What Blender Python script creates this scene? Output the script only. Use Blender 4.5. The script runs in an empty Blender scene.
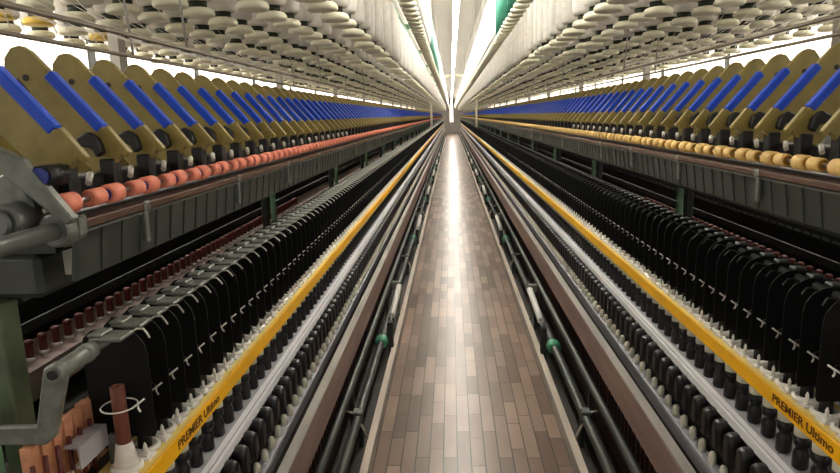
import bpy, bmesh, math, random
from mathutils import Matrix, Vector
random.seed(7)
SC = bpy.context.scene
COL = SC.collection
PI = math.pi

# ------------------------------------------------------------------ camera
CX, H, F = -0.075, 1.75, 620.0
VPX, VPY, ROLL = 451.0, 115.0, 0.017
Yc = Vector(((VPX - 420) / F, (236.5 - VPY) / F, -1)).normalized()
Xc = Vector((1, ROLL, 0)); Xc.z = -(Yc.x * Xc.x + Yc.y * Xc.y) / Yc.z
Xc.normalize()
Zc = Xc.cross(Yc)
M = Matrix((Xc, Yc, Zc)).transposed()          # world -> camera
def project(x, y, z):
    v = M @ Vector((x - CX, y, z - H))
    d = max(-v.z, 1e-4)
    return 420 + F * v.x / d, 236.5 - F * v.y / d, -v.z
def in_frame(x, y, z, m=0):
    u, v, d = project(x, y, z)
    return d > 0.05 and -m <= u <= 840 + m and -m <= v <= 473 + m
cam = bpy.data.objects.new('camera', bpy.data.cameras.new('camera'))
COL.objects.link(cam)
cam.matrix_world = Matrix.Translation((CX, 0, H)) @ M.transposed().to_4x4()
cam.data.sensor_width = 36
cam.data.lens = F / 840 * 36
cam.data.clip_start = 0.02
cam.data.clip_end = 200
SC.camera = cam

# ------------------------------------------------------------------ materials
def lin(c):
    return tuple(((v / 255) / 12.92 if v / 255 <= .04045 else ((v / 255 + .055) / 1.055) ** 2.4) for v in c) + (1,)
def mat(name, rgb, rough=.5, metal=0, var=.0, scale=30, spec=.5, bump=0, stretch=(1, 1, 1), rgb2=None):
    m = bpy.data.materials.new(name)
    m.use_nodes = True
    nt = m.node_tree
    b = nt.nodes['Principled BSDF']
    b.inputs['Base Color'].default_value = lin(rgb)
    b.inputs['Roughness'].default_value = rough
    b.inputs['Metallic'].default_value = metal
    b.inputs['Specular IOR Level'].default_value = spec
    if var or bump:
        tc = nt.nodes.new('ShaderNodeTexCoord')
        mp = nt.nodes.new('ShaderNodeMapping'); mp.inputs['Scale'].default_value = stretch
        nz = nt.nodes.new('ShaderNodeTexNoise')
        nz.inputs['Scale'].default_value = scale
        nz.inputs['Detail'].default_value = 4
        nt.links.new(tc.outputs['Object'], mp.inputs[0])
        nt.links.new(mp.outputs[0], nz.inputs['Vector'])
        if var:
            mx = nt.nodes.new('ShaderNodeValToRGB')
            c = lin(rgb); k = lin(rgb2) if rgb2 else tuple(v * (1 - var) for v in c[:3]) + (1,)
            mx.color_ramp.elements[0].position = .38; mx.color_ramp.elements[0].color = k
            mx.color_ramp.elements[1].position = .62; mx.color_ramp.elements[1].color = c
            nt.links.new(nz.outputs['Fac'], mx.inputs[0])
            nt.links.new(mx.outputs[0], b.inputs['Base Color'])
        if bump:
            bp = nt.nodes.new('ShaderNodeBump'); bp.inputs['Strength'].default_value = bump; bp.inputs['Distance'].default_value = .002
            nt.links.new(nz.outputs['Fac'], bp.inputs['Height'])
            nt.links.new(bp.outputs[0], b.inputs['Normal'])
    return m
def emit(name, rgb, s):
    m = bpy.data.materials.new(name); m.use_nodes = True
    b = m.node_tree.nodes['Principled BSDF']
    b.inputs['Base Color'].default_value = lin(rgb)
    b.inputs['Emission Color'].default_value = lin(rgb)
    b.inputs['Emission Strength'].default_value = s
    return m
MT = dict(
    khaki=mat('khaki_enamel', (150, 134, 72), .42, 0, .22, 25),
    blue=mat('blue_plastic', (24, 74, 200), .3),
    darkblue=mat('dark_blue_plastic', (38, 55, 135), .45),
    black=mat('black_plastic', (15, 15, 16), .5),
    blackgloss=mat('satin_black_plastic', (17, 17, 20), .4, 0, .2, 60),
    sep=mat('black_separator', (7, 9, 9), .6, spec=.25),
    coral=mat('coral_rubber', (240, 142, 116), .55, 0, .12, 80),
    amber=mat('amber_rubber', (238, 200, 124), .5, 0, .1, 80),
    ambercap=mat('ochre_cap', (176, 126, 30), .5),
    steel=mat('steel', (170, 170, 172), .32, .9, .15, 40),
    greysteel=mat('grey_steel', (120, 124, 120), .42, .6, .3, 18, stretch=(1, .15, 1)),
    lip=mat('polished_lip', (244, 244, 246), .35, .1),
    alu=mat('aluminium_rail', (184, 184, 192), .42, .15, .14, 25, stretch=(1, .1, 1)),
    cast=mat('grey_cast_iron', (126, 130, 122), .5, .35, .3, 45),
    yellow=mat('yellow_paint', (250, 186, 8), .45, 0, .1, 14, stretch=(1, .2, 1)),
    paleyellow=mat('pale_yellow_paint', (238, 208, 120), .5),
    white=mat('white_plastic', (232, 230, 224), .4),
    cream=mat('cream_plastic', (242, 238, 218), .45),
    brownbeam=mat('brown_painted_steel', (150, 124, 116), .5, .1, .25, 16, stretch=(1, .12, 1)),
    worn=mat('worn_grey_steel', (190, 187, 178), .45, .25, .2, 20, stretch=(1, .12, 1)),
    maroon=mat('dark_maroon', (58, 26, 24), .6, 0, .4, 90),
    tan=mat('tan_rail', (226, 214, 198), .4, .2, .2, 18, stretch=(1, .12, 1)),
    darkgrey=mat('dark_grey_paint', (44, 48, 44), .6, .1, .3, 12),
    duct=mat('duct_grey', (66, 70, 64), .5, .2, .25, 9),
    panel=mat('smoked_panel', (58, 62, 57), .35, 0, .3, 12),
    woodstrip=mat('brown_strip', (84, 58, 40), .6, 0, .3, 20),
    green=mat('green_paint', (112, 150, 118), .5, 0, .2, 12),
    mint=mat('mint_paint', (120, 176, 138), .5, 0, .1, 12),
    olivegreen=mat('olive_post_paint', (92, 104, 78), .5, 0, .3, 14),
    teal=mat('teal_plastic', (44, 112, 92), .45),
    coupling=mat('green_coupling', (76, 150, 118), .5, 0, .15, 30),
    darkgreen=mat('dark_green_plastic', (34, 44, 26), .5),
    roving=mat('white_roving', (236, 232, 224), .9, 0, .12, 26, spec=.1, bump=.4),
    base=mat('pale_green_bobbin_base', (236, 233, 208), .6, 0, .1, 20),
    basey=mat('yellow_bobbin_base', (240, 206, 96), .6),
    brown=mat('brown_paper_tube', (112, 60, 46), .6, 0, .15, 60),
    darktube=mat('black_brown_tube', (24, 19, 18), .5),
    yarn=mat('white_yarn', (238, 232, 226), .85, 0, .06, 120, spec=.1),
    redbobbin=mat('dark_red_bobbin', (84, 26, 24), .5),
    pinkrail=mat('dusty_pink_rail', (146, 126, 118), .6, 0, .25, 14),
    salmon=mat('salmon_wood', (214, 150, 112), .6, 0, .2, 60),
    letter=mat('brown_lettering', (92, 48, 6), .6),
    ceil=mat('white_ceiling', (236, 232, 226), .7, 0, .08, 3, stretch=(1, .05, 1)),
    wall=mat('white_wall', (238, 234, 228), .7, 0, .06, 2),
    greywall=mat('grey_wall', (128, 126, 118), .7, 0, .1, 2),
    concrete=mat('oily_concrete', (52, 48, 42), .55, 0, .4, 5),
    rod=mat('dull_rod', (150, 142, 128), .4, .5),
    fixture=mat('lamp_batten', (240, 240, 236), .5),
    lamp=emit('fluorescent_tube', (255, 247, 236), 105),
    pane_glow=emit('glowing_pane', (255, 246, 234), 1.7),
)
def wood_floor():
    m = bpy.data.materials.new('wood_block_floor'); m.use_nodes = True
    nt = m.node_tree; b = nt.nodes['Principled BSDF']; N = nt.nodes.new; L = nt.links.new
    tc = N('ShaderNodeTexCoord'); mp = N('ShaderNodeMapping')
    mp.inputs['Rotation'].default_value = (0, 0, PI / 2)
    br = N('ShaderNodeTexBrick')
    br.offset = .41; br.offset_frequency = 2; br.squash = .6; br.squash_frequency = 3
    br.inputs['Scale'].default_value = 1
    br.inputs['Brick Width'].default_value = .46
    br.inputs['Row Height'].default_value = .072
    br.inputs['Mortar Size'].default_value = .0034
    br.inputs['Mortar Smooth'].default_value = .3
    br.inputs['Bias'].default_value = 0
    br.inputs['Color1'].default_value = lin((92, 73, 60))
    br.inputs['Color2'].default_value = lin((176, 149, 131))
    br.inputs['Mortar'].default_value = lin((40, 28, 22))
    L(tc.outputs['Object'], mp.inputs[0]); L(mp.outputs[0], br.inputs['Vector'])
    nz = N('ShaderNodeTexNoise'); nz.inputs['Scale'].default_value = 2.5; nz.inputs['Detail'].default_value = 6
    mp2 = N('ShaderNodeMapping'); mp2.inputs['Scale'].default_value = (2.2, 1, 1)
    L(tc.outputs['Object'], mp2.inputs[0]); L(mp2.outputs[0], nz.inputs['Vector'])
    rp = N('ShaderNodeValToRGB')
    rp.color_ramp.elements[0].position = .3; rp.color_ramp.elements[0].color = lin((186, 178, 172))
    rp.color_ramp.elements[1].position = .7; rp.color_ramp.elements[1].color = (1, 1, 1, 1)
    L(nz.outputs['Fac'], rp.inputs[0])
    mx = N('ShaderNodeMix'); mx.data_type = 'RGBA'; mx.blend_type = 'MULTIPLY'; mx.inputs['Factor'].default_value = .5
    L(br.outputs['Color'], mx.inputs['A']); L(rp.outputs[0], mx.inputs['B'])
    L(mx.outputs['Result'], b.inputs['Base Color'])
    mr = N('ShaderNodeMapRange'); mr.inputs['To Min'].default_value = .27; mr.inputs['To Max'].default_value = .32
    L(nz.outputs['Fac'], mr.inputs['Value']); L(mr.outputs[0], b.inputs['Roughness'])
    b.inputs['Specular IOR Level'].default_value = .8
    bp = N('ShaderNodeBump'); bp.inputs['Strength'].default_value = .5; bp.inputs['Distance'].default_value = .002
    bp.invert = True
    L(br.outputs['Fac'], bp.inputs['Height'])
    L(bp.outputs[0], b.inputs['Normal'])
    return m
MT['wood'] = wood_floor()
MT['sidewood'] = MT['wood']

# ------------------------------------------------------------------ mesh builder
class MB:
    def __init__(s):
        s.v = []; s.f = []; s.m = []; s.sm = []
    def face(s, idx, m=0, smooth=False):
        s.f.append(tuple(idx)); s.m.append(m); s.sm.append(smooth)
    def box(s, x0, x1, y0, y1, z0, z1, m=0):
        if x0 > x1: x0, x1 = x1, x0
        if y0 > y1: y0, y1 = y1, y0
        if z0 > z1: z0, z1 = z1, z0
        b = len(s.v)
        s.v += [(x0, y0, z0), (x1, y0, z0), (x1, y1, z0), (x0, y1, z0), (x0, y0, z1), (x1, y0, z1), (x1, y1, z1), (x0, y1, z1)]
        for q in ((3, 2, 1, 0), (4, 5, 6, 7), (0, 1, 5, 4), (1, 2, 6, 5), (2, 3, 7, 6), (3, 0, 4, 7)):
            s.face([b + i for i in q], m)
        return s
    def prism(s, poly, y0, y1, m=0):
        """polygon in (x, z) extruded along y"""
        a = sum(poly[i][0] * poly[(i + 1) % len(poly)][1] - poly[(i + 1) % len(poly)][0] * poly[i][1] for i in range(len(poly)))
        if a < 0: poly = poly[::-1]
        b = len(s.v); n = len(poly)
        s.v += [(p[0], y0, p[1]) for p in poly] + [(p[0], y1, p[1]) for p in poly]
        s.face([b + i for i in range(n)], m)
        s.face([b + n + i for i in range(n)][::-1], m)
        for i in range(n):
            j = (i + 1) % n
            s.face((b + j, b + i, b + n + i, b + n + j), m)
        return s
    def cyl(s, p0, p1, r0, r1=None, n=12, m=0, caps=True, mcap=None):
        r1 = r0 if r1 is None else r1
        p0, p1 = Vector(p0), Vector(p1)
        d = (p1 - p0).normalized()
        a = d.orthogonal().normalized(); c = d.cross(a)
        b = len(s.v)
        for p, r in ((p0, r0), (p1, r1)):
            for i in range(n):
                t = 2 * PI * i / n
                s.v.append(tuple(p + a * (r * math.cos(t)) + c * (r * math.sin(t))))
        for i in range(n):
            j = (i + 1) % n
            s.face((b + i, b + j, b + n + j, b + n + i), m, True)
        if caps:
            mc = m if mcap is None else mcap
            s.face([b + i for i in range(n)][::-1], mc)
            s.face([b + n + i for i in range(n)], mc)
        return s
    def lathe(s, prof, n=12, c=(0, 0, 0), m=0, mats=None):
        """profile of (r, z), bottom to top"""
        b = len(s.v)
        for r, z in prof:
            for i in range(n):
                t = 2 * PI * i / n
                s.v.append((c[0] + r * math.cos(t), c[1] + r * math.sin(t), c[2] + z))
        for k in range(len(prof) - 1):
            mm = mats[k] if mats else m
            for i in range(n):
                j = (i + 1) % n
                s.face((b + k * n + i, b + k * n + j, b + (k + 1) * n + j, b + (k + 1) * n + i), mm, True)
        s.face([b + i for i in range(n)][::-1], mats[0] if mats else m)
        e = b + (len(prof) - 1) * n
        s.face([e + i for i in range(n)], mats[-1] if mats else m)
        return s
    def tube(s, path, r, n=6, m=0):
        path = [Vector(p) for p in path]
        b = len(s.v); K = len(path)
        ref = None
        for k, p in enumerate(path):
            d = (path[min(k + 1, K - 1)] - path[max(k - 1, 0)]).normalized()
            if ref is None: ref = d.orthogonal().normalized()
            a = (ref - d * ref.dot(d)).normalized(); ref = a
            c = d.cross(a)
            for i in range(n):
                t = 2 * PI * i / n
                s.v.append(tuple(p + a * (r * math.cos(t)) + c * (r * math.sin(t))))
        for k in range(K - 1):
            for i in range(n):
                j = (i + 1) % n
                s.face((b + k * n + i, b + k * n + j, b + (k + 1) * n + j, b + (k + 1) * n + i), m, True)
        s.face([b + i for i in range(n)][::-1], m)
        s.face([b + (K - 1) * n + i for i in range(n)], m)
        return s
    def add(s, o, off=(0, 0, 0), mo=0):
        b = len(s.v)
        s.v += [(v[0] + off[0], v[1] + off[1], v[2] + off[2]) for v in o.v]
        s.f += [tuple(i + b for i in f) for f in o.f]
        s.m += [i + mo for i in o.m]; s.sm += o.sm
        return s
    def mir(s, sgn):
        if sgn > 0: return s
        o = MB()
        o.v = [(-v[0], v[1], v[2]) for v in s.v]
        o.f = [f[::-1] for f in s.f]; o.m = list(s.m); o.sm = list(s.sm)
        return o
    def mesh(s, name, mats, bevel=0):
        me = bpy.data.meshes.new(name)
        me.from_pydata(s.v, [], s.f)
        for x in (mats if isinstance(mats, (list, tuple)) else [mats]):
            me.materials.append(MT[x])
        me.polygons.foreach_set('material_index', s.m)
        me.polygons.foreach_set('use_smooth', s.sm)
        if bevel:
            bm = bmesh.new(); bm.from_mesh(me)
            bm.normal_update()
            ed = [e for e in bm.edges if len(e.link_faces) == 2 and e.calc_face_angle(0) > .6]
            bmesh.ops.bevel(bm, geom=ed, offset=bevel, segments=1, affect='EDGES', clamp_overlap=True)
            bm.to_mesh(me); bm.free()
        me.update()
        return me
    def build(s, name, mats, parent=None, loc=(0, 0, 0), bevel=0):
        return put(name, s.mesh(name, mats, bevel), parent, loc)
def put(name, me, parent=None, loc=(0, 0, 0)):
    o = bpy.data.objects.new(name, me)
    COL.objects.link(o)
    o.location = loc
    if parent is not None: o.parent = parent
    return o
def tag(o, label=None, cat=None, group=None, kind=None):
    if label: o['label'] = label
    if cat: o['category'] = cat
    if group: o['group'] = group
    if kind: o['kind'] = kind
    return o
def empty(name, loc=(0, 0, 0)):
    return put(name, None, None, loc)
def copy_tree(o, loc, parent=None):
    c = o.copy(); COL.objects.link(c)
    if parent is not None: c.parent = parent
    if loc is not None: c.location = loc
    for ch in list(o.children):
        copy_tree(ch, None, c)
    return c
def copy_root(o, loc, parts=True):
    c = o.copy(); COL.objects.link(c); c.location = loc
    if parts:
        for ch in list(KIDS[o.name]):
            d = ch.copy(); COL.objects.link(d); d.parent = c
            for g in KIDS.get(ch.name, ()):
                e = g.copy(); COL.objects.link(e); e.parent = d
    return c
KIDS = {}
def own(root, *parts):
    KIDS[root.name] = list(parts)
ONES = 'first second third fourth fifth sixth seventh eighth ninth tenth eleventh twelfth thirteenth fourteenth fifteenth sixteenth seventeenth eighteenth nineteenth'.split()
TENS = {2: 'twent', 3: 'thirt', 4: 'fort', 5: 'fift', 6: 'sixt', 7: 'sevent', 8: 'eight', 9: 'ninet'}
CARD = ' one two three four five six seven eight nine'.split(' ')
def nth(k):
    """0 -> first"""
    n = k + 1
    if n < 20: return ONES[n - 1]
    if n < 100:
        t, u = divmod(n, 10)
        return TENS[t] + ('ieth' if u == 0 else 'y-' + ONES[u - 1])
    if n == 100: return 'hundredth'
    return 'hundred-and-' + nth(n - 101)
SIDE = {1: 'right', -1: 'left'}
YEND = 48.0
Y0 = {1: .55, -1: .80}
COUNT_MAX = 60          # beyond this many from the near end nothing tells neighbours in a row apart
def rowlabel(k, what, where, far):
    return (f'{nth(k)} {what} {where}' if k < COUNT_MAX else far)

# ------------------------------------------------------------------ setting
tag(MB().box(-.515, .515, -2, 60, -.06, 0).build('floor', 'wood'), kind='structure')
for s in (1, -1):
    tag(MB().box(s * .515, s * 1.68, -2, 60, -.06, -.002).build('floor', 'concrete'), kind='structure')
    tag(MB().box(s * 1.68, s * 3.4, -2, 60, -.06, -.002).build('floor', 'sidewood'), kind='structure')
cl = MB()
cl.box(-3.4, 3.4, -2, 60, 3.3, 3.4)
for i in range(-8, 9):
    cl.box(i * .4 - .012, i * .4 + .012, -2, 60, 3.27, 3.3)
tag(cl.build('ceiling', 'ceil'), kind='structure')
for s, nm in ((1, 'wall_right'), (-1, 'wall_left')):
    tag(MB().box(s * 3.4, s * 3.5, -2, 60, -.06, 3.4).build(nm, 'wall'), kind='structure')
tag(MB().box(-3.5, 3.5, 60, 60.1, -.06, 3.4).build('wall_back', 'greywall'), kind='structure')
tag(MB().box(-.18, .12, 59.95, 60, 1.1, 2.7).build('window_1', 'pane_glow'), kind='structure')
for s in (1, -1):
    q = MB().box(s * 3.37, s * 3.4, -1.5, 58, 1.15, 2.5)  # glowing panes added along the side walls to light the bobbin undersides
    for k in range(25):
        q.box(s * 3.35, s * 3.375, -1.5 + 2.4 * k, -1.4 + 2.4 * k, 1.1, 2.55, 1)
    q.box(s * 3.35, s * 3.375, -1.5, 58, 1.80, 1.84, 1)
    tag(q.build('glow_pane_right' if s > 0 else 'glow_pane_left', ['pane_glow', 'duct']), kind='structure')

# lamps
LAMP_Z = 2.56
fx = MB().box(-.024, .024, -.6, .6, .02, .055)
fx.box(-.012, .012, -.59, -.57, -.01, .02).box(-.012, .012, .57, .59, -.01, .02)
def lamp_row(x, ys, what, grp):
    first = None
    for k, y in enumerate(ys):
        if first is None:
            r = empty('ceiling_lamp', (x, y, LAMP_Z))
            a = fx.build('batten', 'fixture', r)
            b = MB().cyl((0, -.565, 0), (0, .565, 0), .013, n=10).build('fluorescent_tube', 'lamp', r)
            c = MB().cyl((0, -.4, .055), (0, -.4, 3.27 - LAMP_Z), .004, n=6).cyl((0, .4, .055), (0, .4, 3.27 - LAMP_Z), .004, n=6).build('hanger', 'white', r)
            first = r; own(r, a, b, c); o = r
        else:
            o = copy_root(first, (x, y, LAMP_Z))
        if k < 12:
            tag(o, what.format(nth(k)), 'lamp', grp)
        else:
            tag(o, what.format('small far').replace('counting from the near end', 'beyond the twelfth'), 'lamp', grp)
lamp_row(-.02, [2.6 + 1.22 * i for i in range(46)], '{} bare tube light over the centre aisle counting from the near end', 'tube lights over the centre aisle')
for s in (1, -1):
    lamp_row(s * 2.22, [1.2 + 1.8 * i for i in range(30)], '{} tube light beyond the ' + SIDE[s] + ' machine counting from the near end', 'tube lights over the ' + SIDE[s] + ' side aisle')

# ------------------------------------------------------------------ machines
XS = .683                       # spindle axis
SP = .07
for s in (1, -1):
    S = SIDE[s]
    y0 = Y0[s]; y1 = YEND
    X = lambda v: s * v
    def bx(mb, a, b, ya, yb, c, d, m=0): return mb.box(s * a, s * b, ya, yb, c, d, m)
    # ---- aisle guide rail
    r = empty('guide_rail', (X(.52), y0, 0))
    q = MB(); bx(q, -.017, .017, 0, y1 - y0, 0, .084); q.build('rail', 'worn', r, bevel=.004)
    q = MB(); bx(q, -.017, .02, 0, y1 - y0, .084, .09); q.build('top_edge', 'tan', r)
    tag(r, f'low pale steel guide rail edging the wooden aisle on its {S} side', 'rail')
    # ---- pipes
    def pipe(name, px, pz, rad, m, label):
        r = empty(name, (X(px), y0, pz))
        MB().cyl((0, 0, 0), (0, y1 - y0, 0), rad, n=14).build('tube', m, r)
        tag(r, label, 'pipe')
        return r
    pA = pipe('steel_pipe', .59, .20, .024, 'greysteel', f'lower grey steel pipe with green couplings beside the {S} guide rail')
    ya = 4.0 if s > 0 else 4.12
    for k in range(11):
        yy = ya + 3.7 * k
        MB().lathe([(.030, -.05), (.046, -.03), (.05, 0), (.046, .03), (.030, .05)], 8).build('coupling', 'coupling', pA, (0, yy - y0, 0)).rotation_euler = (PI / 2, 0, 0)
    for k in range(26):
        q = MB(); bx(q, -.012, .012, 1.2 + k * 1.85 - y0, 1.24 + k * 1.85 - y0, -.20, -.02)
        q.build('stand', 'darkgrey', pA)
    pB = pipe('steel_pipe', .632, .35, .021, 'greysteel', f'upper grey steel pipe running under the brown beam of the {S} machine')
    for k in range(26):
        q = MB(); bx(q, -.012, .012, 1.2 + k * 1.85 - y0, 1.24 + k * 1.85 - y0, -.35, -.018)
        q.build('stand', 'darkgrey', pB)
    # ---- cylinders / brackets between rail and pipes, every 3.7 m
    for k in range(6):
        yk = 4.3 + 3.7 * k + (0 if s > 0 else .15)
        r = empty('air_cylinder', (X(.545), yk, .28))
        MB().cyl((0, 0, 0), (X(-.012), .55, .075), .024, n=12).build('barrel', 'white', r)
        MB().cyl((0, -.12, -.018), (0, 0, 0), .010, n=8).build('piston_rod', 'steel', r)
        MB().box(-.02, .02, -.16, -.11, -.28, 0).build('foot', 'darkgrey', r)
        q = MB(); bx(q, -.03, .05, .55, .61, .05, .11); bx(q, -.01, .012, .57, .60, -.28, .06); q.build('clamp', 'cast', r, bevel=.004)
        tag(r, f'{nth(k)} white slanting air cylinder beside the {S} guide rail from the near end', 'air cylinder', f'white air cylinders along the {S} rail')
    for k in range(6):
        yk = 3.0 + 3.7 * k
        r = empty('pipe_bracket', (X(.54), yk, .075))
        MB().tube([(0, 0, 0), (X(.03), 0, .07), (X(.075), 0, .152), (X(.12), .02, .15)], .007, 8).build('arm', 'tan', r)
        q = MB(); bx(q, .025, .075, -.03, .03, .148, .166); q.build('saddle', 'cast', r, bevel=.003)
        tag(r, f'{nth(k)} light rod bracket from {S} guide rail to the pipes, nearest first', 'bracket', f'rod brackets along the {S} rail')
    # ---- doffer beam
    r = empty('doffing_beam', (X(.571), y0, .592))
    q = MB(); bx(q, 0, .038, 0, y1 - y0, 0, .134); q.build('beam', 'brownbeam', r, bevel=.003)
    q = MB(); bx(q, .001, .034, 0, y1 - y0, .134, .140); q.build('top_strip', 'worn', r)
    tag(r, f'long brown painted beam with worn grey top along the {S} machine', 'beam')
    # ---- peg rail
    r = empty('peg_rail', (X(.587), y0, .765))
    q = MB(); bx(q, .021, .052, 0, y1 - y0, .016, .028); bx(q, .045, .052, 0, y1 - y0, -.06, .016); q.build('rail', 'alu', r, bevel=.002)
    pg = MB().lathe([(.0105, 0), (.0105, .022), (.009, .031), (.005, .036), (.001, .0375)], 10)
    pgm = pg.mesh('peg', 'cream'); rest = MB()
    lo = MB().lathe([(.0105, 0), (.0105, .025), (.003, .036)], 6)
    ph = 1.36 + .015 if s > 0 else 1.014 + .02
    ys = [ph + SP * k for k in range(-10, 700)]
    ys = [y for y in ys if y0 < y < y1 and in_frame(X(.623), y, .81, 8)]
    for k, y in enumerate(ys):
        if k < 100: put('peg', pgm, r, (X(.036), y - y0, .028))
        else: rest.add(lo, (X(.036), y - y0, .028))
    tag(rest.build('peg', 'cream', r), kind='stuff')
    tag(r, f'pale steel rail studded with cream pegs on the {S} machine', 'rail')
    # ---- spindle rail
    r = empty('spindle_rail', (X(.632), y0, .92))
    q = MB(); bx(q, 0, .10, 0, y1 - y0, .030, .042); q.build('rail', 'alu', r, bevel=.002)
    q = MB(); bx(q, -.004, .004, 0, y1 - y0, .026, .050); q.build('bright_lip', 'lip', r, bevel=.001)
    q = MB(); bx(q, .012, .026, 0, y1 - y0, .042, .047); q.build('raised_bead', 'lip', r, bevel=.001)
    tag(r, f'silver spindle rail under the yellow bar of the {S} machine', 'rail')
    # ---- brake levers
    def lever_mb(n):
        q = MB()
        poly = [(-.016, .0), (.016, .0), (.019, .03), (.021, .055), (.020, .068), (.016, .078), (.008, .084), (-.008, .084), (-.016, .078), (-.020, .068), (-.021, .055), (-.019, .03)]
        # tongue: outline in (y, z), thickness in x, domed front
        b = len(q.v); m_ = len(poly)
        layers = ((.015, .92, 0), (.012, .96, 0), (-.006, .96, 0), (-.015, .84, .004), (-.019, .58, .011))
        for fx_, sc, dz in layers:
            for (yy, zz) in poly:
                q.v.append((X(fx_), yy * sc * 1.08, zz - (dz if zz > .03 else -dz)))
        for L_ in range(len(layers) - 1):
            for i in range(m_):
                j = (i + 1) % m_
                f = (b + L_ * m_ + i, b + L_ * m_ + j, b + (L_ + 1) * m_ + j, b + (L_ + 1) * m_ + i)
                q.face(f if s < 0 else f[::-1], 0, True)
        e = b + (len(layers) - 1) * m_
        q.face([e + i for i in range(m_)] if s < 0 else [e + i for i in range(m_)][::-1])
        q.face([b + i for i in range(m_)][::-1] if s < 0 else [b + i for i in range(m_)])
        return q
    lvm = lever_mb(8).mesh('brake_lever', 'blackgloss')
    clm = MB(); bx(clm, .004, .016, -.003, .003, .0, .05); clm = clm.mesh('spring_clip', 'steel')
    phL = 1.36 + .032 if s > 0 else 1.014 + .035
    ys = [phL + SP * k for k in range(-12, 700)]
    ys = [y for y in ys if y0 < y < y1 and in_frame(X(.627), y, .93, 12)]
    rest = MB(); lsim = lever_mb(8)
    for k, y in enumerate(ys):
        if k >= 150:
            rest.add(lsim, (X(.617), y, .866)); continue
        o = put('brake_lever', lvm, None, (X(.617), y, .866))
        if k < 40:
            put('spring_clip', clm, o, (0, SP / 2, 0))
        tag(o, rowlabel(k, 'black rounded brake lever below the silver rail', f'from the near end, {S} machine',
                        f'small black brake lever far down the {S} machine past the sixtieth'), 'brake lever', f'brake levers of the {S} machine')
    tag(rest.build('brake_lever', 'blackgloss'), f'tiny black brake levers at the far end of the {S} machine', 'brake lever', None, 'stuff')
    q = MB(); bx(q, .65, .69, y0, y1, .62, .949)
    fr_kick = q
    # ---- ring rail
    r = empty('ring_rail', (X(.635), y0, 1.09))
    q = MB(); bx(q, 0, .006, 0, y1 - y0, 0, .038); q.build('front_band', 'yellow', r, bevel=.001)
    q = MB(); bx(q, .006, .095, 0, y1 - y0, .026, .036); q.build('top_plate', 'paleyellow', r)
    cu = bpy.data.curves.new('lettering', 'FONT')
    cu.body = 'PREMIER Ultimo'; cu.size = .034; cu.extrude = .0004; cu.offset = .0006
    cu.align_x = 'LEFT'; cu.align_y = 'CENTER'
    to = bpy.data.objects.new('tmp', cu); COL.objects.link(to)
    dg = bpy.context.evaluated_depsgraph_get(); dg.update()
    me = bpy.data.meshes.new_from_object(to.evaluated_get(dg)); bpy.data.objects.remove(to)
    me.name = 'lettering'; me.materials.clear(); me.materials.append(MT['letter'])
    w = max(v.co.x for v in me.vertices)
    if s > 0:
        o = put('lettering', me, r, (X(-.0004), 1.335 - y0, .019)); o.rotation_euler = (PI / 2, 0, -PI / 2); L = .228
    else:
        o = put('lettering', me, r, (X(-.0004), 1.118 - y0, .019)); o.rotation_euler = (PI / 2, 0, PI / 2); L = .225
    o.scale = (L / w, .8, 1)
    rg = MB().lathe([(.029, 0), (.029, .006), (.024, .010), (.0205, .010), (.0205, .003)], 16)
    rg.box(-.031, -.022, -.036, -.018, 0, .004) if s > 0 else rg.box(.022, .031, -.036, -.018, 0, .004)
    rgm = rg.mesh('ring', 'white')
    wg = MB()       # winged holder between neighbouring rings, with a little spike
    bx(wg, -.030, .030, .022, .048, .0, .005)
    wg.prism([(s * -.030, .0), (s * .02, .0), (s * .012, .016), (s * -.020, .012)], .028, .042)
    sx = s * -.020
    wg.lathe([(.0042, .004), (.0038, .026), (.0012, .033)], 8, (sx, .033, 0))
    wgm = wg.mesh('traveller_clearer', 'white')
    both = MB().lathe([(.029, 0), (.029, .006), (.0205, .009)], 8).add(wg)
    phS = 1.36 if s > 0 else 1.014
    SY = [phS + SP * k for k in range(-12 if s > 0 else 0, 700)]
    SY = [y for y in SY if y0 < y < y1 and in_frame(X(XS), y, 1.15, 12)]
    rest = MB()
    for k, y in enumerate(SY):
        p = (X(XS - .635), y - y0, .036)
        if k < 100:
            put('ring', rgm, r, p); put('traveller_clearer', wgm, r, p)
        else: rest.add(both, p)
    tag(rest.build('ring', 'white', r), kind='stuff')
    tag(r, f'long yellow ring bar with brown lettering on the {S} machine', 'rail')
    # ---- spindles
    bol = [(.013, 0), (.0170, .004), (.0160, .040), (.0128, .045), (.0128, .052), (.0172, .057), (.0172, .079)]
    bolm = MB().lathe(bol, 12).mesh('bolster', 'blackgloss')
    colm = MB().lathe([(.0174, .079), (.0178, .118), (.014, .122)], 12).mesh('collar', 'cream')
    tubm = MB().lathe([(.0135, .1245), (.0115, .355), (.0085, .355)], 12).mesh('bobbin_tube', 'darktube')
    yarm = MB().lathe([(.016, .165), (.0185, .172), (.0155, .21), (.0128, .235)], 12).mesh('yarn_start', 'yarn')
    simp = MB().lathe(bol[1:], 6).lathe([(.0174, .080), (.0178, .120)], 6, (0, 0, 0), 2).lathe([(.0135, .124), (.0115, .355)], 6, (0, 0, 0), 1)
    first = None
    rest = MB()
    for k, y in enumerate(SY):
        p = (X(XS), y, .962)
        if k >= 150:
            rest.add(simp, p); continue
        if s < 0 and k == 0:
            o = empty('spindle', p)
            put('bolster', bolm, o); put('collar', colm, o)
            MB().lathe([(.0135, .1245), (.0125, .325), (.012, .326), (.007, .326), (.007, .31)], 16).build('bobbin_tube', 'brown', o)
            MB().lathe([(.0215, .166), (.0215, .172), (.0205, .18), (.0145, .215), (.0133, .217)], 16).build('yarn_cone', 'yarn', o)
            tag(o, 'bare brown tube with white yarn cone at the near end of the left machine', 'spindle', 'spindles of the left machine')
            continue
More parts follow.
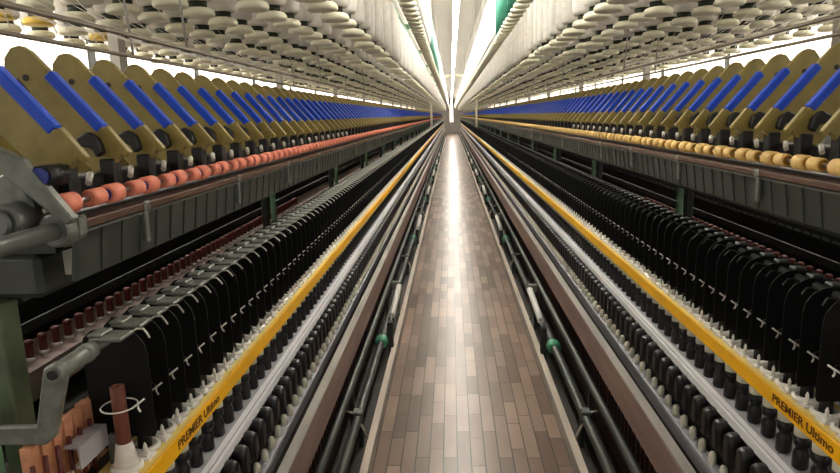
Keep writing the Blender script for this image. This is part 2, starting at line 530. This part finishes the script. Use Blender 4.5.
        if k < 40:
            o = empty('spindle', p)
            put('bolster', bolm, o); put('collar', colm, o); put('bobbin_tube', tubm, o)
        else:
            o = put('spindle', SIMPM, None, p) if first else None
            if o is None:
                SIMPM = simp.mesh('spindle', ['blackgloss', 'darktube', 'cream']); first = True
                o = put('spindle', SIMPM, None, p)
        tag(o, rowlabel(k, 'black spindle through the yellow bar', f'from the near end, {S} machine',
                        f'small black spindle far down the {S} machine past the sixtieth'), 'spindle', f'spindles of the {S} machine')
    tag(rest.build('spindle', ['blackgloss', 'darktube', 'cream']), f'tiny black spindles at the far end of the {S} machine', 'spindle', None, 'stuff')
    # ---- separators
    r = empty('separator_rail', (X(.76), y0, 1.141))
    q = MB(); bx(q, 0, .015, .3, y1 - y0, 0, .02); q.build('rail', 'black', r)
    pl = [(-.118, .03), (-.122, .04), (-.122, .195), (-.117, .215), (-.104, .232), (-.086, .242), (-.068, .246), (-.045, .245), (-.02, .24), (-.004, .225), (.0, .2), (.0, .005), (-.03, .005), (-.035, .03)]
    pl = [(s * a, b) for a, b in pl]
    plm = MB().prism(pl, -.0012, .0012).mesh('separator_plate', 'sep')
    simp = MB().prism(pl, -.0012, .0012); rest = MB()
    ys = [y + SP / 2 for y in SY]
    for k, y in enumerate(ys):
        if k < 100: put('separator_plate', plm, r, (0, y - y0, 0))
        else: rest.add(simp, (0, y - y0, 0))
    tag(rest.build('separator_plate', 'sep', r), kind='stuff')
    tag(r, f'row of black balloon separator plates on the {S} machine', 'separator plates')
    # ---- balloon control rings
    r = empty('control_ring_rail', (X(.735), y0, 1.25))
    q = MB(); bx(q, -.004, .004, .28, y1 - y0, -.004, .004); q.build('rail', 'darkgrey', r)
    cx = -.052
    path = [(s * (cx + .031 * math.cos(t)), .031 * math.sin(t), 0) for t in [PI + .35 + (2 * PI - .7) * i / 18 for i in range(19)]]
    hook1 = [path[0], (s * (cx - .036), .004, .004), (s * (cx - .043), .010, .009)]
    hook2 = [path[-1], (s * (cx - .036), -.003, -.004), (s * (cx - .043), -.010, -.006)]
    cr = MB().tube(path, .0014, 6, 0 if s < 0 else 1).tube(hook1, .0020, 6).tube(hook2, .0020, 6)
    crm = cr.mesh('control_ring', ['white', 'blackgloss'])
    nrm = MB().tube(path, .0014, 6, 1).tube(hook1, .0020, 6).tube(hook2, .0020, 6).mesh('control_ring', ['worn', 'blackgloss'])
    csim = MB().tube(hook1, .0014, 4); rest = MB()
    for k, y in enumerate(SY):
        if k < 100: put('control_ring', crm if k == 0 else nrm, r, (0, y - y0, 0))
        else: rest.add(csim, (0, y - y0, 0))
    tag(rest.build('control_ring', 'greysteel', r), kind='stuff')
    tag(r, f'line of pale wire control rings among black plates, {S} machine', 'control rings')
    # ---- thread guides
    r = empty('thread_guide_rail', (X(.70), y0, 1.382))
    q = MB(); q.cyl((0, .185 if s < 0 else 0, -.012), (0, y1 - y0, -.012), .009, n=10); q.build('shaft', 'cast' if s < 0 else 'darkgrey', r)  # right shaft darker, the dimness of that side put into its colour
    th = MB()
    if s < 0:
        bx(th, -.048, .010, -.024, .024, -.003, .004); bx(th, -.012, .014, -.020, .020, .004, .010)
    else:
        bx(th, .004, .030, -.014, .014, -.004, .004)
    thm = th.mesh('thread_guide', 'cast' if s < 0 else 'duct', .002)
    wi = MB().tube([(s * -.05, .004, .003), (s * -.060, .010, .010), (s * -.074, .008, .011), (s * -.086, -.004, .007), (s * -.094, -.012, .002)], .0019, 6)
    wim = wi.mesh('pigtail', 'worn' if s < 0 else 'blackgloss')  # right pigtails and guides use darker materials in place of shade
    tsim = MB().add(th).add(wi, (0, 0, 0), 1); rest = MB()
    for k, y in enumerate(ys):
        if k < 100:
            o = put('thread_guide', thm, r, (0, y - SP / 2 - y0, 0)); put('pigtail', wim, o)
        else: rest.add(tsim, (0, y - SP / 2 - y0, 0))
    tag(rest.build('thread_guide', ['cast', 'worn' if s < 0 else 'blackgloss'], r), kind='stuff')
    tag(r, f'row of grey thread guides above the black plates, {S} machine', 'thread guides')

    # ---- weighting arms
    ux, uz, nx, nz = -.652, -.758, -.758, .652
    OX, OZ = .863, 1.911
    BX, BZ = .705, 1.625           # root point: front roller nip
    def tw(t, w): return (s * (OX + ux * t - nx * w - BX), OZ + uz * t - nz * w - BZ)
    plate = [(.035, 0), (.262, 0), (.278, .012), (.280, .050), (.268, .075), (.06, .078), (.028, .066), (.010, .045), (.006, .022), (.015, .006)]
    bod = MB().prism([tw(*p) for p in plate], -.0085, .0085)
    cov = MB().prism([tw(*p) for p in [(.083, -.004), (.218, -.004), (.218, .016), (.083, .016)]], -.0108, .0108)
    lev = MB().prism([tw(*p) for p in [(.220, -.006), (.285, -.003), (.285, .010), (.220, .012)]], -.008, .008)
    lat = MB().prism([tw(a + .004, b - .006) for a, b in [(.205, .028), (.228, .022), (.252, .034), (.250, .050), (.232, .044), (.214, .058), (.200, .052)]], -.026, -.0086)
    lat.prism([tw(a + .004, b - .006) for a, b in [(.215, .026), (.240, .026), (.240, .046), (.215, .046)]], .0086, .022)
    piv = MB().cyl((tw(.062, .040)[0], -.0105, tw(.062, .040)[1]), (tw(.062, .040)[0], .0105, tw(.062, .040)[1]), .006, n=8)
    slot = MB().prism([tw(*p) for p in [(.052, .052), (.085, .054), (.085, .057), (.052, .055)]], -.0092, .0092)
    piv.add(slot)
    sad = MB(); bx(sad, .0, .03, -.012, .016, .0, .062)
    bx(sad, .022, .085, -.055, .055, -.005, .035)
    spr = MB().cyl((s * -.016, .012, .028), (s * -.008, .034, .042), .0055, n=8)
    axl = MB().cyl((0, -.066, 0), (0, .066, 0), .005, n=8)
    cotA = MB().cyl((0, -.021, 0), (0, .021, 0), .0178, n=16)
    capA = MB().cyl((0, -.0225, 0), (0, -.0209, 0), .011, n=12)
    bodm = bod.mesh('arm_body', 'khaki', .002); covm = cov.mesh('blue_cover', 'blue', .003); levm = lev.mesh('release_lever', 'khaki', .002)
    latm = lat.mesh('latch', 'black', .003); pivm = piv.mesh('pivot', 'black'); sadm = sad.mesh('roller_saddle', 'black', .003)
    sprm = spr.mesh('clip', 'worn'); axlm = axl.mesh('axle', 'steel'); cotn = 'coral' if s < 0 else 'amber'
    cotm = cotA.mesh('roller_cot', cotn, .003); capm = capA.mesh('end_cap', 'darkblue' if s < 0 else 'ambercap')
    whole = MB().add(bod).add(cov, mo=1).add(lev).add(lat, mo=2).add(sad, mo=2)
    cotB = MB().cyl((0, -.021, 0), (0, .021, 0), .0155, n=16)
    cotBm = cotB.mesh('roller_cot', cotn, .003)
    lowcot = MB().cyl((0, -.021, 0), (0, .021, 0), .0178, n=10)
    for cy in (-.030, .053): whole.add(lowcot, (0, cy, 0), 3)
    wmats = ['khaki', 'blue', 'black', cotn]
    wholem = whole.mesh('weighting_arm', wmats)
    ya = 1.005 if s < 0 else 1.597 - .14 * 6
    AY = [ya + .14 * k for k in range(400)]
    AY = [y for y in AY if y0 + .1 < y < y1 and (in_frame(X(.80), y, 1.84, 22) or in_frame(X(.69), y, 1.64, 12) or in_frame(X(.75), y, 1.75, 12))]
    rest = MB()
    colname = 'coral' if s < 0 else 'yellow'
    for k, y in enumerate(AY):
        p = (X(BX), y, BZ)
        if k >= 150:
            rest.add(whole, p); continue
        if k < 45:
            o = empty('weighting_arm', p)
            put('arm_body', bodm, o); put('blue_cover', covm, o); put('release_lever', levm, o)
            if s > 0 or k: put('latch', latm, o)
            put('pivot', pivm, o); put('roller_saddle', sadm, o); put('axle', axlm, o, (0, .006, 0))
            if k < 20: put('clip', sprm, o)
            for j, cy in enumerate((-.030, .053)):
                c = put('roller_cot', cotm if j == 0 else cotBm, o, (0, cy, 0))
                if k < 16 and (j == 0 or s > 0): put('end_cap', capm, c)
        else:
            o = put('weighting_arm', wholem, None, p)
        tag(o, rowlabel(k, f'olive weighting arm, blue cover and {colname} rollers,', f'from the near end, {S} machine',
                        f'small olive weighting arm far down the {S} machine past the sixtieth'), 'weighting arm', f'weighting arms of the {S} machine')
    tag(rest.build('weighting_arm', wmats), f'tiny olive and blue weighting arms merging at the far end of the {S} machine', 'weighting arm', None, 'stuff')

    # ---- machine frame
    r = empty('spinning_frame', (X(1.11), y0, 0))
    def part(name, m, mb, bevel=0):
        o = mb.build(name, m, r, (-X(1.11), -y0, 0), bevel); return o
    yb = .97 if s < 0 else y0
    q = MB(); q.cyl((X(.735), yb, 1.603), (X(.735), y1, 1.603), .009, n=12)
    part('bottom_roller', 'steel', q)
    q = MB(); bx(q, .695, .76, yb, y1, 1.578, 1.593); part('roller_beam', 'woodstrip', q, .002)
    q = MB(); q.prism([(X(.705), 1.573), (X(.712), 1.573), (X(.724), 1.49), (X(.716), 1.49)], yb + .02, y1)
    part('front_panel', 'panel', q)
    q = MB(); q.prism([(X(.699), 1.576), (X(.709), 1.576), (X(.709), 1.571), (X(.699), 1.571)], yb + .02, y1)
    part('panel_edge', 'greysteel', q)
    rib = MB(); rib.prism([(X(.702), 1.570), (X(.707), 1.570), (X(.718), 1.492), (X(.713), 1.492)], -.004, .004)
    ribm = rib.mesh('panel_rib', 'duct'); rest = MB(); k = 0; y = yb + .1
    while y < y1:
        if k < 60: put('panel_rib', ribm, r, (-X(1.11), y - y0, 0))
        else: rest.add(rib, (-X(1.11), y - y0, 0))
        y += .07; k += 1
    tag(rest.build('panel_rib', 'duct', r), kind='stuff')
    st = MB(); bx(st, .696, .708, -.006, .006, 1.51, 1.58); bx(st, .692, .70, -.012, .012, 1.576, 1.596)
    stm = st.mesh('roller_stand', 'cast', .003)
    for k in range(80):
        y = (1.22 if s < 0 else 1.05) + .56 * k
        if y < y1: put('roller_stand', stm, r, (-X(1.11), y - y0, 0))
    q = MB(); bx(q, .80, 1.42, yb + .05, y1, 1.45, 1.53); part('suction_duct', 'duct', q, .01)
    q = MB(); bx(q, .765, 1.455, yb + .05, y1, 1.532, 1.57); part('top_deck', 'darkgrey', q)
    for k in range(1, 24):
        y = (3.1 if s > 0 else 3.3) + 1.9 * (k - 1)
        if y > yb + .1 and y < y1:
            q = MB(); bx(q, 1.04, 1.066, y, y + .03, .86, 1.45)
            part('post', 'green', q, .004); q = MB(); bx(q, 1.09, 1.125, y + .03, y + .06, .86, 1.45); part('post', 'darkgrey', q, .004)
    q = MB(); bx(q, .80, 1.42, yb + .12, y1, .25, .86); part('dark_core', 'darkgrey', q)  # dark box added so the middle of the machine stays dark
    part('front_apron', 'black', fr_kick)
    q = MB(); bx(q, .686, .696, y0, y1, .09, .59)
    for k in range(300): bx(q, .676, .686, y0 + k * .06, y0 + k * .06 + .02, .24, .59)
    part('lower_panel', 'maroon', q)
    q = MB(); bx(q, .70, .80, yb, y1, .30, .915); part('inner_casing', 'black', q)
    # rear side seen through the middle
    q = MB(); bx(q, 1.40, 1.60, yb + .05, y1, .90, .995); part('rear_spindle_rail', 'pinkrail', q)
    q = MB(); bx(q, 1.44, 1.448, yb + .05, y1, 1.10, 1.135); part('rear_ring_rail', 'black', q)
    q = MB(); bx(q, 1.43, 1.45, yb + .05, y1, 1.205, 1.24); part('rear_guide_rail', 'black', q)
    q = MB(); bx(q, 1.64, 1.66, yb, y1, .25, 1.36); part('rear_light_block', 'sep', q)  # dark sheet added to block side-aisle light behind the machine
    q = MB(); bx(q, 1.40, 1.56, yb + .1, y1, 1.56, 1.80); part('rear_draft_cover', 'khaki', q, .02)
    dash = MB(); bx(dash, 1.424, 1.43, -.022, .022, 1.212, 1.222)
    dm = dash.mesh('rear_guide', 'cast')
    for k in range(70):
        put('rear_guide', dm, r, (-X(1.11), yb + .3 + k * SP - y0, 0))
    tag(r, f'dark green grey body of the {S} spinning machine behind its rails', 'spinning machine')
    # rear bobbins
    rb = MB().lathe([(.014, 0), (.014, .012), (.013, .016), (.013, .052), (.015, .056), (.015, .066), (.009, .070)], 10, m=0)
    rbm = rb.mesh('rear_bobbin', 'redbobbin')
    cpm = MB().lathe([(.0165, .0), (.0165, .012)], 10).mesh('base_ring', 'white')
    sub = 0
    for k in range(60):
        y = yb + .33 + k * SP
        if not in_frame(X(1.47), y, 1.03, 6): continue
        o = put('rear_bobbin', rbm, None, (X(1.47), y, .995)); put('base_ring', cpm, o)
        tag(o, rowlabel(sub, 'dark red bobbin on the dusty back rail', f'seen through the {S} machine, nearest first', 'small dark red bobbin'), 'bobbin', f'dark red bobbins inside the {S} machine')
        sub += 1
    # ---- guide rods over the arms
    for (gx, gz, rad, lab, m) in ((.78, H + .192, .0055, 'lower', 'rod'), (.93, H + .178, .005, 'back', 'rod')):
        r = empty('roving_guide_rod', (X(gx), y0, gz))
        MB().cyl((0, 0, 0), (0, y1 - y0, 0), rad, n=10).build('rod', m, r)
        q = MB()
        for k in range(26):
            q.cyl((0, 1.75 * k + .9, 0), (X(.04), 1.75 * k + .9, 2.56 - gz), .0035, n=6)
        q.build('hanger', 'worn', r)
        tag(r, f'{"front" if lab == "lower" else "back"} thin metal guide rod above the olive arms, {S} machine', 'rod')

# ------------------------------------------------------------------ creel
ROWS = [.49, .69, .905, 1.11, 1.32, 1.53, 1.73]
BZ0 = H + .345
BH = .42
bodyp = [(.044, .048), (.053, .060), (.055, .09), (.055, .33), (.050, .365), (.030, .40), (.012, .42), (.008, .436)]
neckp = [(.030, .026), (.030, .052)]
basep = [(.047, .0), (.052, .004), (.053, .012), (.047, .023), (.034, .028)]
body = MB().lathe(bodyp, 14); neck = MB().lathe(neckp, 12); base = MB().lathe(basep, 14)
bodym = body.mesh('roving', 'roving'); neckm = neck.mesh('tube_neck', 'darkgreen'); basem = base.mesh('base_flange', 'base')
baseym = base.mesh('base_flange', 'basey')
allm = MB().add(body).add(neck, mo=1).add(base, mo=2)
low = MB().lathe(bodyp[1:], 8).lathe(neckp, 6, m=1).lathe(basep[1:], 8, m=2)
RM = ['roving', 'darkgreen', 'base']
allmesh = allm.mesh('roving_bobbin', RM)
ORDROW = ['row nearest the aisle', 'second row', 'third row', 'fourth row', 'fifth row', 'sixth row', 'outermost row']
cands = []
for s in (1, -1):
    for ri, x in enumerate(ROWS):
        k = 0
        ph = .0 if ri % 2 else .105
        for j in range(240):
            y = .55 + ph + .21 * j
            if y > YEND: break
            jx = random.uniform(-.006, .006); jy = random.uniform(-.01, .01)
            p = (s * x + jx, y + jy, BZ0 + random.uniform(-.008, .008))
            if not (in_frame(p[0], p[1], p[2], 14) or in_frame(p[0], p[1], p[2] + .2, 14)): continue
            cands.append((y + .25 * abs(x), s, ri, k, p)); k += 1
cands.sort()
rest = {1: MB(), -1: MB()}
for n, (dd, s, ri, k, p) in enumerate(cands):
    if n >= 300:
        rest[s].add(low, p); continue
    yellow = s < 0 and ri == 5 and k in (0, 1, 3)
    if n < 170:
        o = empty('roving_bobbin', p)
        put('roving', bodym, o); put('tube_neck', neckm, o); put('base_flange', baseym if yellow else basem, o)
    else:
        o = put('roving_bobbin', allmesh, None, p)
    o.rotation_euler = (random.uniform(-.02, .02), random.uniform(-.02, .02), random.uniform(0, 6))
    tag(o, f'{nth(k)} white roving bobbin from the near end, {ORDROW[ri]} of the {SIDE[s]} creel' + (', yellow base' if yellow else ''), 'roving bobbin',
        f'roving bobbins hanging over the {SIDE[s]} machine')
for s in (1, -1):
    tag(rest[s].build('roving_bobbin', RM), f'mass of far roving bobbins hanging over the {SIDE[s]} machine', 'roving bobbin', None, 'stuff')
    r = empty('bobbin_creel', (s * 1.11, .3, 2.5))
    for x in ROWS:
        q = MB(); q.box(s * x - s * 1.11 - .014, s * x - s * 1.11 + .014, 0, YEND - .3, .03, .06); q.build('hanging_rail', 'green', r)
    q = MB()
    for k in range(20):
        q.box(s * -.66, s * .66, 1.0 + 2.4 * k, 1.05 + 2.4 * k, .06, .10)
    q.build('cross_bar', 'green', r)
    for k in range(20):
        MB().box(s * .30 - .02, s * .30 + .02, 2.2 + 2.4 * k, 2.26 + 2.4 * k, -.928, .06).build('post', 'worn', r)
    tag(r, f'overhead creel of rails carrying white roving bobbins above the {SIDE[s]} machine', 'creel')

# ------------------------------------------------------------------ bobbin trains on the overhead transport rail
TX, TZ = .255, H + .47
tb = MB().lathe([(.034, .03), (.044, .06), (.046, .10), (.046, .30), (.040, .34), (.012, .37), (.006, .40)], 12)
tn = MB().lathe([(.024, .02), (.024, .034)], 10)
td = MB().lathe([(.026, 0), (.036, .004), (.038, .012), (.034, .022)], 12)
te = MB().lathe([(.030, .02), (.028, .37), (.006, .40)], 12)
tbm = tb.mesh('roving', 'roving'); tnm = tn.mesh('tube_neck', 'darkgreen'); tdm = td.mesh('base_flange', 'base'); tem = te.mesh('bare_tube', 'teal')
tl = MB().lathe([(.034, .03), (.045, .08), (.045, .31), (.012, .37)], 8).lathe([(.024, .02), (.024, .034)], 6, m=1).lathe([(.036, 0), (.038, .012), (.034, .022)], 8, m=2)
tlm = tl.mesh('train_bobbin', RM)
for s in (1, -1):
    r = empty('transport_rail', (s * TX, 1.0, TZ))
    MB().box(-.016, .016, 0, YEND - 1, .40, .44).build('track', 'white', r)
    q = MB()
    for k in range(20): q.box(-.006, .006, .6 + 2.4 * k, .63 + 2.4 * k, .44, 3.27 - TZ)
    q.build('hanger', 'white', r)
    tag(r, f'white overhead transport rail along the {SIDE[s]} edge of the aisle', 'rail')
    k = 0; rest = MB()
    lo_, hi_ = (2.3, 4.3) if s > 0 else (4.7, 9.0)
    pit = .14
    for j in range(400):
        y = 1.6 + pit * j
        if y > YEND: break
        p = (s * TX, y, TZ)
        if not (in_frame(*p, 8) or in_frame(p[0], p[1], p[2] + .3, 8)): continue
        green = lo_ < y < hi_
        if k >= 150:
            rest.add(tl, p); k += 1; continue
        if k < 50:
            o = empty('train_bobbin', p)
            if green: put('bare_tube', tem, o)
            else: put('roving', tbm, o); put('tube_neck', tnm, o)
            put('base_flange', tdm, o)
            put('hook', HKM, o) if 'HKM' in globals() else None
        else:
            o = put('train_bobbin', tlm, None, p)
        tag(o, rowlabel(k, ('bare teal tube' if green else 'white bobbin'), f'from the near end on the {SIDE[s]} overhead transport rail',
                        f'small white bobbin far along the {SIDE[s]} overhead transport rail past the sixtieth'), 'bobbin', f'bobbins on the {SIDE[s]} transport rail')
        k += 1
    tag(rest.build('train_bobbin', RM), f'tiny white bobbins at the far end of the {SIDE[s]} transport rail', 'bobbin', None, 'stuff')

# ------------------------------------------------------------------ roving strands
for s in (1, -1):
    ya = 1.005 if s < 0 else 1.597 - .14 * 6
    n = 0
    for k in range(60):
        y = ya + .14 * k
        if not in_frame(s * .86, y, 1.95, 10): continue
        if n >= 44: break
        for j, (dx, row) in enumerate(((-.02, 3 + k % 2), (.02, 4 + k % 2))):
            yy = y + dx
            xr = ROWS[row] - .05
            q = MB().tube([(s * .862, yy, 1.925), (s * .868, yy, H + .20), (s * (xr * .5 + .45), yy + .02, H + .29), (s * (xr + .02), yy + .05, BZ0 + .06)], .0011, 4)
            o = q.build('roving_strand', 'yarn')
            tag(o, f'{nth(n)} thin white roving strand from the near end of the {SIDE[s]} machine', 'strand', f'roving strands of the {SIDE[s]} machine')
            n += 1

# ------------------------------------------------------------------ travelling cleaner far down the aisle
r = empty('travelling_cleaner', (0, 16.63, 1.42))
for s in (1, -1):
    MB().tube([(s * .592, 0, 0), (s * .592, 0, .6), (s * .592, 0, 1.3)], .028, 10).build('hose', 'cream', r)
MB().box(-.64, .64, -.04, .04, 1.3, 1.36).build('cross_beam', 'cream', r, bevel=.01)
tag(r, 'pale overhead travelling cleaner straddling the aisle far off with two hanging hoses', 'cleaner')

# ------------------------------------------------------------------ near end of the left machine
r = empty('end_bearing', (-.72, .93, 1.60))
q = MB(); q.prism([(-(.665), 1.605), (-(.68), 1.595), (-(.80), 1.705), (-(.785), 1.725), (-.735, 1.70)], .925, .945)
q.build('bracket', 'cast', r, (.72, -.93, -1.60), bevel=.003)
q = MB().cyl((-.70, .60, 1.588), (-.70, .93, 1.588), .014, n=16); q.build('shaft', 'greysteel', r, (.72, -.93, -1.60))
q = MB().cyl((-.70, .925, 1.588), (-.70, .97, 1.588), .027, n=20); q.build('bearing', 'cast', r, (.72, -.93, -1.60), bevel=.004)
q = MB().cyl((-.765, .90, 1.605), (-.765, .965, 1.605), .03, n=20); q.cyl((-.765, .89, 1.605), (-.765, .90, 1.605), .022, n=20); q.build('end_bush', 'greysteel', r, (.72, -.93, -1.60), bevel=.004)
q = MB().cyl((-.715, .935, 1.672), (-.715, .985, 1.672), .018, n=16); q.build('roller_end', 'black', r, (.72, -.93, -1.60))
q = MB().cyl((-.715, .930, 1.672), (-.715, .936, 1.672), .0145, n=16); q.build('blue_cap', 'darkblue', r, (.72, -.93, -1.60))
q = MB().prism([(-.668, 1.575), (-.70, 1.555), (-.735, 1.565), (-.735, 1.60), (-.69, 1.60), (-.668, 1.61)], .95, .968)
q.prism([(-.74, 1.62), (-.80, 1.60), (-.82, 1.66), (-.76, 1.69)], .945, .962)
q.build('end_plate', 'cast', r, (.72, -.93, -1.60), bevel=.004)
tag(r, 'grey roller bearing and shaft end at the near end of the left machine', 'bearing')

r = empty('guide_lever', (-.70, .88, 1.370))
L0 = (.70, -.88, -1.38)
q = MB().cyl((-.70, .875, 1.38), (-.70, .985, 1.38), .0145, n=20); q.cyl((-.70, .955, 1.38), (-.70, .972, 1.38), .0165, n=20); q.build('boss', 'cast', r, L0, bevel=.002)
q = MB().cyl((-.70, .872, 1.38), (-.70, .876, 1.38), .008, n=14); q.build('bore', 'black', r, L0)
q = MB().prism([(-.688, 1.392), (-.705, 1.396), (-.722, 1.386), (-.748, 1.288), (-.86, 1.284), (-.86, 1.254), (-.738, 1.254), (-.718, 1.270), (-.688, 1.365)], .885, .898)
q.build('cranked_arm', 'cast', r, L0, bevel=.003)
tag(r, 'grey cranked lever with round bored boss at left edge of photo', 'lever')

r = empty('rod_rack', (-.76, .875, 1.12))
R0 = (.76, -.92, -1.12)
for k in range(8):
    y = .92 + k * .030
    MB().box(-.775, -.757, y, y + .024, 1.12, 1.243 + .004 * (k % 2)).build('slat', 'salmon', r, R0, bevel=.001)
for k in range(6):
    y = .905 + k * .0315
    MB().cyl((-.745, y, 1.10), (-.745, y, 1.222), .0042, n=10).build('rod', 'redbobbin', r, R0)
    MB().box(-.746, -.738, y + .008, y + .024, 1.155, 1.163).build('tape_mark', 'white', r, R0)
MB().box(-.777, -.738, .90, 1.17, 1.10, 1.122).build('base_bar', 'darkgrey', r, R0)
tag(r, 'salmon toothed rack with dark red rods at the lower left corner', 'rack')

r = empty('angle_bracket', (-.72, .94, 1.16))
A0 = (.72, -.985, -1.16)
q = MB().box(-.722, -.719, .985, 1.07, 1.168, 1.206); q.box(-.748, -.719, .985, 1.07, 1.206, 1.209); q.build('plate', 'alu', r, A0)
q = MB().box(-.722, -.705, 1.07, 1.085, 1.13, 1.185); q.box(-.722, -.69, 1.07, 1.09, 1.126, 1.135); q.build('foot', 'cast', r, A0, bevel=.002)
tag(r, 'bright silver angle bracket between salmon rack and bare brown tube', 'bracket')

r = empty('end_post', (-.885, 1.0, 0))
MB().box(-.016, .016, 0, .05, 0, 1.445).build('column', 'olivegreen', r, bevel=.003)
MB().box(-.09, .019, -.075, -.045, 0, 1.26).build('mint_plate', 'mint', r, bevel=.003)
tag(r, 'green painted end post of the left machine at the left photo edge', 'post')

r = empty('switch_box', (-.79, 1.09, 1.475))
MB().box(-.014, .014, 0, .05, 0, .058).build('housing', 'cream', r, bevel=.003)
MB().box(.0141, .0155, .012, .036, .012, .045).build('faceplate', 'darkgrey', r)
tag(r, 'small pale switch box under the coral rollers at the left machine end', 'box')

# ------------------------------------------------------------------ world, view
w = bpy.data.worlds.new('world'); SC.world = w; w.use_nodes = True
w.node_tree.nodes['Background'].inputs[0].default_value = (1, .97, .92, 1)
w.node_tree.nodes['Background'].inputs[1].default_value = .35
SC.view_settings.view_transform = 'Standard'
SC.view_settings.look = 'None'
SC.view_settings.gamma = 1
SC.view_settings.exposure = .15
SC.view_settings.use_curve_mapping = False
